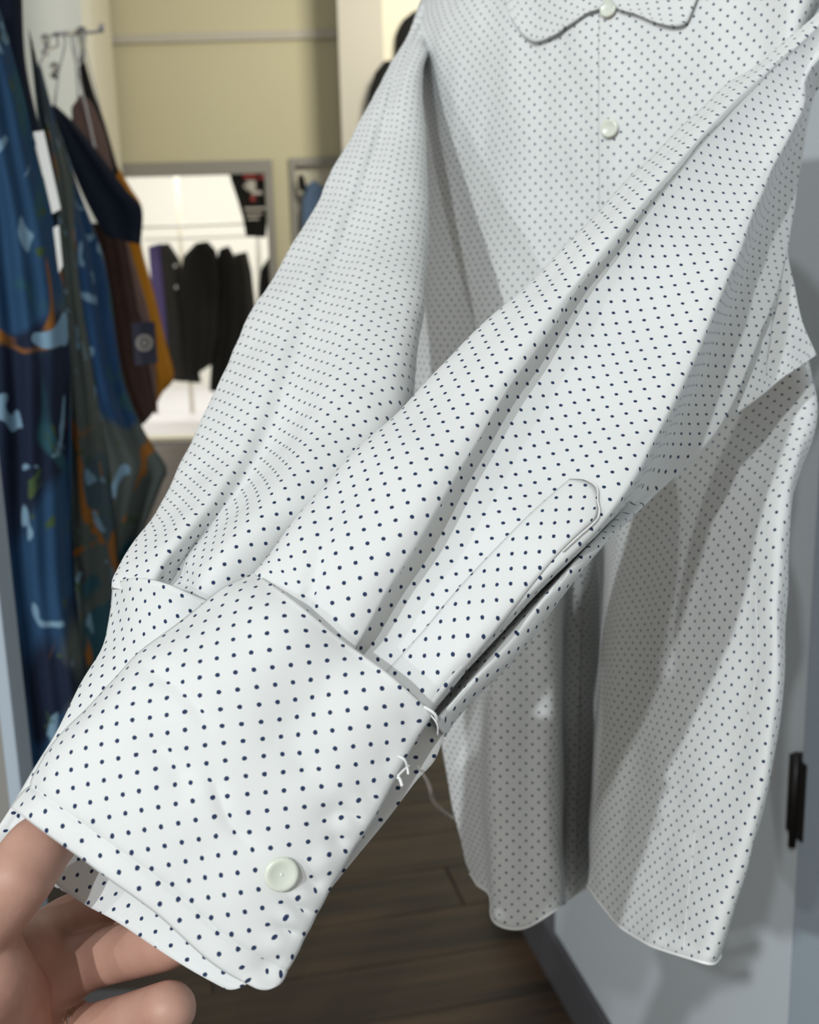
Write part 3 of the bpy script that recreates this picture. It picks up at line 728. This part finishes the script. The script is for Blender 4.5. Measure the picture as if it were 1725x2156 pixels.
def thread(pts, r=0.0003, mat='thread'):
    c = cr_spline(pts, 8); tube('loose_thread', [P(*q) for q in c], r, M[mat], sleeveR, 5)
thread([(838,1592,.270),(852,1600,.270),(858,1616,.271),(860,1630,.271)], .0004)
thread([(836,1636,.270),(842,1640,.270),(847,1655,.270)], .0005)
thread([(838,1634,.270),(850,1622,.272),(862,1612,.274)], .0004)
thread([(893,1488,.276),(912,1500,.276),(920,1512,.277),(921,1520,.279)], .0005)
thread([(905,1502,.277),(921,1525,.278),(922,1548,.281)], .0003)
m_, n_, l_, b_ = newmat('sheer_thread'); M['sheer'] = m_
b_.inputs['Base Color'].default_value = (.5, .45, .42, 1); b_.inputs['Alpha'].default_value = 0.22
thread([(880,1612,.262),(902,1650,.20),(912,1685,.20),(930,1705,.205),(955,1722,.21)], .0004, 'sheer')
# hanger that carries the shirt, and the arm it hangs from
hgr = thing('coat_hanger', P(1290, -330, 0.56), 'wooden hanger inside the dotted shirt', 'hanger')
tube('hanger_bar', [P(960,-70,.625), P(1100,-190,.585), P(1290,-250,.545), P(1480,-200,.515), P(1690,-70,.485)], 0.008, M['wood'], hgr)
hk = P(1290, -250, .545)
tube('hook', [hk + Vector(v) for v in ((0,0,0),(0,0,.05),(.01,0,.075),(.028,0,.082),(.042,0,.07),(.044,0,.055))], 0.0018, M['chrome'], hgr)
arm_a = hk + Vector((.026, 0, .078)); arm_d = (WO - arm_a).dot(wnor)
arm = tube('display_arm', [arm_a - wnor * 0.0 + wnor * 0.12, arm_a + wnor * (arm_d - 0.002)], 0.0045, M['chrome'])
tag(arm, 'chrome wall arm that the dotted shirt hangs from', 'rail')

# ================================================================== THE HAND
person = thing('person', P(-60, 2300, 0.29), 'left hand reaching in at the lower left and gripping both shirt cuffs', 'person')
def capsule_bm(bm, a, b, ra, rb, seg=20, cap=5):
    a, b = Vector(a), Vector(b); t = (b - a).normalized(); u = t.cross(Vector((0.31, 0.17, 0.9))).normalized(); v = t.cross(u)
    rows = []
    for i in range(cap, -1, -1):
        an = math.pi / 2 * i / cap; rows.append((a - t * ra * math.sin(an), ra * math.cos(an)))
    for i in range(cap + 1):
        an = math.pi / 2 * i / cap; rows.append((b + t * rb * math.sin(an), rb * math.cos(an)))
    prev = None
    for (c, r) in rows:
        ring = [bm.verts.new(c)] if r < 1e-6 else [bm.verts.new(c + (u * math.cos(2 * math.pi * k / seg) + v * math.sin(2 * math.pi * k / seg)) * r) for k in range(seg)]
        if prev is not None:
            for k in range(seg):
                k2 = (k + 1) % seg
                if len(prev) == 1: bm.faces.new((prev[0], ring[k2], ring[k]))
                elif len(ring) == 1: bm.faces.new((prev[k], prev[k2], ring[0]))
                else: bm.faces.new((prev[k], prev[k2], ring[k2], ring[k]))
        prev = ring
def chain(bm, pts):
    for (p, q) in zip(pts, pts[1:]):
        capsule_bm(bm, P(*p[:3]), P(*q[:3]), p[3], q[3])
mm = 0.001
bm = bmesh.new()
# thumb: unseen base bulked out to shade the palm, then knuckle, joint, tip
chain(bm, [(-280,2230,.304,20*mm), (-160,2040,.290,18*mm), (-55,1945,.281,13.6*mm), (36,1850,.279,11.2*mm), (78,1790,.284,10.6*mm), (124,1745,.292,9*mm)])
chain(bm, [(-60,1960,.284,14*mm), (-44,2080,.290,17*mm), (-80,2240,.296,19*mm)]); chain(bm, [(-150,2060,.288,18*mm), (-150,2280,.300,22*mm)])  # thenar mass, widened out of view to keep light off the palm
# index, middle, ring and little finger
chain(bm, [(60,2010,0.314,12*mm), (140,1945,0.326,9.8*mm), (235,1900,0.323,9*mm), (300,1880,0.316,7.8*mm)])
chain(bm, [(55,2085,0.308,12*mm), (190,2022,0.314,9.8*mm), (262,2004,0.308,9.6*mm), (345,1985,0.296,9.2*mm), (415,1958,0.290,7.6*mm)])
chain(bm, [(60,2200,0.304,12*mm), (175,2180,0.308,9.6*mm), (275,2152,0.298,9.3*mm), (356,2124,0.286,8.8*mm)])
chain(bm, [(60,2330,0.302,11*mm), (165,2318,0.306,8.4*mm), (245,2300,0.298,8*mm), (305,2285,0.290,7*mm)])
# palm and wrist
for (y0, y1) in ((2010, 2085), (2085, 2200), (2200, 2330)):
    chain(bm, [(60,y0,0.310,13*mm), (60,y1,0.308,13*mm)])
    chain(bm, [(20,y0+25,0.310,15*mm), (20,y1+25,0.308,15*mm)]); chain(bm, [(-60,y0+60,0.308,17*mm), (-60,y1+60,0.306,17*mm)])
    chain(bm, [(60,y0,0.310,13*mm), (-60,y0+60,0.308,17*mm)]); chain(bm, [(60,y1,0.308,13*mm), (-60,y1+60,0.306,17*mm)])
chain(bm, [(-70,2150,.31,19*mm), (-70,2330,.31,19*mm)])
chain(bm, [(-40,2060,0.283,16*mm), (10,2120,0.296,15*mm), (10,2300,0.296,15*mm)])
chain(bm, [(-70,2330,.32,24*mm), (-180,2560,.33,24*mm), (-330,2950,.34,30*mm)])
bmesh.ops.recalc_face_normals(bm, faces=bm.faces[:])
me = bpy.data.meshes.new('hand'); bm.to_mesh(me); bm.free()
hand = link('hand', me, M['skin'], person)
rm = hand.modifiers.new('union', 'REMESH'); rm.mode = 'VOXEL'; rm.voxel_size = 0.0011; rm.use_smooth_shade = True
sm = hand.modifiers.new('smooth', 'SMOOTH'); sm.factor = 0.6; sm.iterations = 9
# ring on the ring finger
rc = P(150, 2185, .3075); rt = (P(175,2180,.308) - P(100,2193,.306)).normalized()
bm = bmesh.new(); ua = rt.cross(Vector((0,0,1))).normalized(); ub = rt.cross(ua)
for off in (-0.0016, 0.0, 0.0016):
    tube_bm(bm, [rc + rt * off + (ua * math.cos(2 * math.pi * k / 40) + ub * math.sin(2 * math.pi * k / 40)) * 0.0102 for k in range(41)], 0.0009, 6, cap=False)
me = bpy.data.meshes.new('finger_ring'); bm.to_mesh(me); bm.free()
rg = link('finger_ring', me, M['ringm']); tag(rg, 'silver banded ring worn on the ring finger of the hand', 'ring')

# ================================================================== GARMENTS ON THE LEFT
def garment(name, label, left, right, d0, d1, mat, folds, amp, seed, thick=0.02, group=None, cat='garment', nr=70, nc=46):
    """hanging garment: outline given by its two sides, folded across, with a back layer"""
    L = resample(cr_spline([(x, y, d0) for x, y in left], 10), nr); R = resample(cr_spline([(x, y, d1) for x, y in right], 10), nr)
    s = np.linspace(0, 1, nc)[None, :, None]
    g = L[:, None] * (1 - s) + R[:, None] * s
    G = to_world(g); N0 = normals(G); S = np.linspace(0, 1, nc)[None, :]; T = np.linspace(0, 1, nr)[:, None]
    dsp = amp * (np.sin(S * folds * 2 * math.pi + seed + 0.9 * np.sin(T * 3 + seed)) * (0.35 + 0.65 * T) + 0.5 * np.sin(S * folds * 4.3 * math.pi + 2 * seed))
    dsp = dsp + thick * np.sin(math.pi * np.clip(S, 0, 1)) ** 0.4 + fbm(G, 14, amp * 0.8, seed)
    V0 = np.array(CO) - G; V0[..., 2] *= 0.2; V0 /= np.linalg.norm(V0, axis=2, keepdims=True)
    Gf = G + V0 * dsp[..., None]; Gk = G - V0 * (thick * (np.sin(math.pi * S) ** 0.4) + 0.004)[..., None]
    C = np.concatenate([Gf, Gk[:, ::-1]], 1)
    U, V = metric_uv(C, 0, 0, True)
    root = thing(name, Vector(G[-1].mean(0)), label, cat, group)
    link('cloth', grid_mesh('cloth', C, U, V, True), M[mat], root)
    return root, BVHTree.FromPolygons([tuple(p) for p in Gf.reshape(-1, 3)], [(i * nc + j, i * nc + j + 1, (i + 1) * nc + j + 1, (i + 1) * nc + j) for i in range(nr - 1) for j in range(nc - 1)])
gr = 'garments on the left rail'
garment('printed_haori', 'blue and grey printed haori nearest the camera at the left edge', [(-190,-60),(-170,500),(-140,1000),(-110,1620)], [(-22,-60),(44,177),(75,312),(109,447),(128,560),(150,760),(150,1000),(160,1250),(196,1480),(215,1700)], 1.0, 1.06, 'kim1', 2.6, .012, 1.0, .03, gr)
garment('printed_haori', 'grey-green printed haori with orange flecks, second from the camera', [(60,60),(100,480),(120,900),(110,1300),(130,1640)], [(78,130),(112,270),(150,400),(168,600),(200,800),(232,1000),(252,1200),(262,1420),(250,1640)], 1.22, 1.26, 'kim3', 1.5, .012, 2.2, .03, gr)
garment('printed_haori', 'blue printed haori hanging between the grey-green haori and the dark brown coat', [(70,150),(110,330),(120,600),(170,900),(200,1180)], [(84,132),(112,235),(140,320),(170,410),(208,510),(230,600),(258,790),(300,900),(352,985),(345,1010),(300,1120),(262,1190)], 1.42, 1.5, 'kim2', 1.6, .012, 3.3, .02, gr)
garment('navy_jacket', 'plain navy jacket at the top left corner behind the printed haori', [(-60,-60),(-40,140),(0,330)], [(45,-60),(54,130),(90,300)], 1.12, 1.16, 'navy', 1.0, .006, 1.7, .02, gr)
garment('navy_shirt', 'navy short-sleeved garment with a wide dark sleeve', [(104,228),(130,300),(170,400),(205,470),(225,498)], [(118,222),(160,262),(215,330),(262,395),(299,440),(297,515)], 1.75, 1.8, 'navy', 1.0, .01, 2.0, .03, gr)
garment('brown_jacket', 'mauve brown jacket on the wall hook above the navy sleeve', [(150,228),(160,330),(215,480),(250,700),(310,860)], [(172,200),(195,220),(226,300),(262,480),(318,680),(333,870)], 2.05, 2.1, 'mauve', 1.0, .008, 2.6, .03, gr)
garment('brown_coat', 'dark brown coat hanging below the navy sleeve beside the mustard one', [(190,470),(212,640),(240,800),(290,905)], [(258,470),(282,600),(300,690),(318,790),(330,860)], 1.9, 1.92, 'brown', 1.4, .008, 3.0, .02, gr)
garment('charcoal_scarf', 'narrow charcoal garment edge hanging from the chrome arm above the mauve jacket', [(166,140),(180,230),(205,300),(240,380)], [(180,132),(200,200),(222,262),(250,360)], 2.2, 2.2, 'charcoal', .6, .003, 1.1, .02, gr)
garment('mustard_coat', 'mustard yellow coat hanging behind the navy sleeve', [(225,330),(255,480),(290,640),(315,790),(328,850)], [(245,345),(275,395),(300,440),(298,515),(326,620),(350,720),(367,792),(340,830)], 2.35, 2.4, 'mustard', 1.2, .012, 4.0, .03, gr)
def card(name, label, corners, d, mat, cat='tag'):
    bm = bmesh.new(); a = [bm.verts.new(P(x, y, d)) for x, y in corners]; b3 = [bm.verts.new(P(x, y, d + .002)) for x, y in corners]
    bm.faces.new(a); bm.faces.new(b3[::-1])
    for k in range(4): bm.faces.new((a[k], b3[k], b3[(k + 1) % 4], a[(k + 1) % 4]))
    bmesh.ops.recalc_face_normals(bm, faces=bm.faces[:]); me = bpy.data.meshes.new(name); bm.to_mesh(me); bm.free()
    root = thing(name, P(*corners[2], d), label, cat); link('card', me, M[mat], root, smooth=False); return root
t1 = card('price_tag', 'long white paper tag hanging between the printed haori', [(70,278),(92,275),(128,440),(110,450)], 1.02, 'paper')
t2 = card('price_tag', 'short white paper tag end below the long white tag', [(112,480),(124,474),(132,560),(124,575)], 1.02, 'paper')
t3 = card('swing_tag', 'navy swing tag with a round pale emblem hanging by the mustard coat', [(276,680),(326,677),(333,764),(284,770)], 1.75, 'navy_card')
def emblem(parent, cx_, cy_, d, r0, r1, mat, name):
    bm = bmesh.new(); v0 = [bm.verts.new(P(cx_ + r0 * math.cos(k * math.pi / 16), cy_ + r0 * math.sin(k * math.pi / 16), d)) for k in range(32)]
    v1 = [bm.verts.new(P(cx_ + r1 * math.cos(k * math.pi / 16), cy_ + r1 * math.sin(k * math.pi / 16), d)) for k in range(32)]
    for k in range(32): bm.faces.new((v0[k], v0[(k + 1) % 32], v1[(k + 1) % 32], v1[k]))
    me = bpy.data.meshes.new(name); bm.to_mesh(me); bm.free(); return link(name, me, M[mat], parent, smooth=False)
emblem(t3, 304, 722, 1.748, 11, 18, 'print_white', 'emblem_ring'); emblem(t3, 304, 722, 1.748, 1, 7, 'print_white', 'emblem_centre')
# chrome wall arm with a clear hook
ra_ = P(108, 74, 2.2); rb_ = P(212, 66, 2.2)
rl = thing('hanging_rail', ra_, 'thin chrome arm with clear hooks on the white left wall', 'rail')
tube('rail_bar', [ra_, rb_], 0.004, M['chrome'], rl); tube('rail_tip', [rb_, P(216, 52, 2.2)], 0.007, M['chrome'], rl)
for (x, y0, y1) in ((172, 62, 135), (96, 80, 112), (115, 140, 160)):
    tube('clear_hook', [P(x, y0, 2.2), P(x + 3, (y0 + y1) / 2, 2.19), P(x - 2, y1, 2.2)], [.012, .007, .010], M['acrylic'], rl)
rail_far = P(176, 64, 2.45); rail_near = P(120, 72, 1.6)
tube('depth_bar', [rail_near, rail_far], 0.004, M['chrome'], rl)
def hang(obj, x, y, d, t):
    """wire hanger hook from the depth bar to the neck of a garment, a part of the garment"""
    b_ = rail_near.lerp(rail_far, t); q = P(x, y, d)
    tube('hanger_hook', [b_ + Vector((0, 0, .004)), b_ + Vector((0, 0, -.02)), b_.lerp(q, .5), q], 0.0022, M['chrome'], obj)
for o in list(COL.objects):
    if o.parent is None and o.type == 'EMPTY':
        if o.name == 'navy_shirt': hang(o, 113, 232, 1.76, 0.2)
        elif o.name == 'brown_jacket': hang(o, 165, 212, 2.06, 0.55)
        elif o.name == 'brown_coat': hang(o, 235, 478, 1.90, 0.4)
        elif o.name == 'mustard_coat': hang(o, 238, 345, 2.36, 0.9)
        elif o.name == 'printed_haori.002': hang(o, 78, 142, 1.44, 0.0)
tube('tag_string', [P(301, 679, 1.75), P(292, 655, 1.84), P(285, 640, 1.9)], 0.001, M['black_metal'], t3)
# white upright at the lower left edge
up = thing('rack_upright', PZ(40, 2100), 'pale grey metal upright standing at the lower left edge', 'post')
ub0 = P(25, 1440, 0.80)
box('post', (ub0.x - 0.07, ub0.y, 0.0), (ub0.x - 0.006, ub0.y + 0.03, 1.7), M['frame'], up, bevel=0.003)
box('front_strip', (ub0.x - 0.012, ub0.y - 0.006, 0.0), (ub0.x, ub0.y + 0.03, 1.7), M['post_blue'], up, bevel=0.002)
rbz = PZ(300, 2105, 0.06)
rb = thing('floor_rail', (rbz.x, rbz.y, 0), 'dark grey metal base rail on the floor behind the hand', 'rail')
box('base_bar', (rbz.x - 0.35, rbz.y - 0.03, 0.0), (rbz.x + 0.02, rbz.y + 0.03, 0.06), M['base_board'], rb, bevel=0.006)

# ================================================================== THE BRIGHT ROOM BEHIND
def coat(name, label, pix, F, mat, thick, group=None, cat='coat', folds=3, seed=1, buttons=()):
    """garment on a far rail from left and right outlines on the plane Y = F, with a front, a back and folds"""
    left, right = pix; nr, nc = 34, 26
    L = resample(np.array([(x, y, 1) for x, y in left], float), nr); R = resample(np.array([(x, y, 1) for x, y in right], float), nr)
    G = np.zeros((nr, nc, 3)); K = np.zeros((nr, nc, 3))
    for i in range(nr):
        for j in range(nc):
            s = j / (nc - 1); p = PY(L[i, 0] * (1 - s) + R[i, 0] * s, L[i, 1] * (1 - s) + R[i, 1] * s, F)
            b_ = thick * (math.sin(math.pi * s) ** 0.5) + 0.012 * math.sin(s * folds * 2 * math.pi + seed + i * 0.05) * (i / nr) * (s > 0.02) * (s < 0.98)
            G[i, j] = (p.x, p.y - b_, p.z); K[i, j] = (p.x, p.y + thick * math.sin(math.pi * s) ** 0.5 + 0.003, p.z)
    C = np.concatenate([G, K[:, ::-1]], 1); U, V = metric_uv(C, 0, 0, True)
    root = thing(name, Vector(G[-1].mean(0)), label, cat, group); link('cloth', grid_mesh('cloth', C, U, V, True), M[mat], root)
    for (x, y) in buttons:
        c = PY(x, y, F - thick - 0.02); button('coat_button', c, Vector((0, -1, 0)), 0.012, root, 0.004, mat='chrome')
    return root
FR = 8.7; gg_ = 'coats on the rail in the bright room'
coat('purple_coat', 'purple coat on the far rail next to the mustard coat', ([(312,520),(318,600),(330,700),(335,790)], [(340,512),(352,560),(358,640),(362,790)]), FR + .05, 'purple', .03, gg_, folds=1)
coat('black_coat', 'black buttoned coat on the far rail, first right of the purple one', ([(338,515),(345,600),(352,700),(358,800)], [(356,512),(378,545),(400,640),(412,740),(424,806)]), FR, 'charcoal', .04, gg_, folds=2, seed=2, buttons=((371,605),(369,560)))
coat('black_coat', 'wide black coat with a stand collar in the middle of the far rail', ([(412,512),(385,540),(378,600),(392,700),(400,798)], [(438,508),(456,528),(462,600),(458,700),(445,768)]), FR - .12, 'black', .05, gg_, folds=3, seed=3)
coat('black_coat', 'black coat with a long dark hem, right of the stand-collar coat', ([(462,525),(452,560),(452,640),(446,740),(441,822)], [(482,518),(498,545),(505,640),(500,740),(480,826)]), FR - .05, 'black', .04, gg_, folds=2, seed=4)
coat('dark_jacket', 'dark patterned jacket at the right end of the far rail', ([(495,535),(492,600),(490,700),(488,790)], [(520,530),(530,570),(540,660),(536,790)]), FR + .03, 'charcoal', .04, gg_, folds=2, seed=5)
coat('print_t_shirt', 'black t-shirt with pale and red print hanging by the opening frame', ([(478,350),(488,385),(500,420),(512,462),(518,498)], [(572,350),(568,400),(564,440),(562,470),(560,500)]), FW + 0.03, 'black', .02, None, 't-shirt', folds=2, seed=6)
tshirt = bpy.data.objects['print_t_shirt']
for k, (x0, y0, x1, y1, mt) in enumerate(((512,362,548,376,'print_red'),(520,380,538,402,'print_white'),(530,402,552,410,'print_white'),(514,388,522,396,'print_white'),(540,364,556,378,'print_red'),(528,412,538,424,'print_red'),(515,436,560,442,'print_white'),(518,448,552,453,'print_white'),(522,458,545,463,'print_white'))):
    a = PY(x0, y1, FW - 0.01); b2_ = PY(x1, y0, FW - 0.01)
    box('print_patch', (a.x, FW - 0.016, a.z), (b2_.x, FW - 0.012, b2_.z), M[mt], tshirt)
coat('black_bag', 'black bag hanging low at the right edge of the opening', ([(548,570),(545,600),(543,640)], [(568,540),(572,600),(572,660)]), FW + 0.05, 'black', .03, None, 'bag', folds=1, seed=7)
# rails in the bright room
r0 = PY(300, 478, FR); r1 = PY(532, 470, FR)
rk = thing('clothes_rail', (r1.x, FR, 0), 'white metal clothes rail carrying the black coats', 'rail')
tube('top_bar', [r0, r1], 0.012, M['white_metal'], rk)
tube('lower_bar', [r0 - Vector((0, 0, .09)), r1 - Vector((0, 0, .09))], 0.008, M['white_metal'], rk)
pp = PY(540, 462, 8.4)
tube('upright_post', [Vector((pp.x, 8.4, 0)), Vector((pp.x, 8.4, pp.z))], 0.022, M['white_metal'], rk); tube('post_cap', [Vector((pp.x, 8.4, pp.z - .03)), Vector((pp.x, 8.4, pp.z + .012))], 0.03, M['white_metal'], rk)
tube('back_post', [Vector((PY(378, 470, FR + .5).x, FR + .5, 0)), Vector((PY(378, 470, FR + .5).x, FR + .5, 2.2))], 0.02, M['cream_pale'], rk)
# blue jeans by the second frame
coat('denim_jacket', 'blue denim garment hanging in the second framed recess', ([(640,395),(636,440),(634,560)], [(662,380),(690,400),(700,560)]), FW - .06, 'denim', .03, None, 'garment', folds=1)
coat('dark_hook_cap', 'small black cap hanging at the second frame above the denim', ([(628,368),(627,384),(630,402)], [(638,368),(643,382),(646,402)]), FW - .10, 'black', .02, None, 'cap', folds=0)
# rounded black shoulders of garments on the right
coat('black_garment', 'black rounded garment shoulder showing above the left sleeve, the higher of two', ([(868,26),(846,44),(834,70),(832,98),(838,200),(846,420)], [(900,24),(925,50),(940,120),(940,160),(940,200),(936,420)]), 7.19, 'black', .05, 'black garments by the pillar', 'garment', folds=1)
coat('black_garment', 'black rounded garment shoulder beside the grey pillar, the lower of two', ([(808,130),(790,152),(778,190),(773,240),(785,400),(796,600)], [(850,130),(870,160),(880,240),(880,320),(880,400),(876,600)]), 7.06, 'black', .05, 'black garments by the pillar', 'garment', folds=1)

# hooks that carry the two black garments
for nm, (x, y) in (('black_garment', (884, 28)), ('black_garment.001', (826, 134))):
    o = bpy.data.objects[nm]; F0 = 7.19 if nm == 'black_garment' else 7.06
    a = PY(x, y, F0); tube('wall_hook', [a, a + Vector((0, 0, .03)), Vector((a.x, 7.26, a.z + .035))], 0.005, M['chrome'], o)
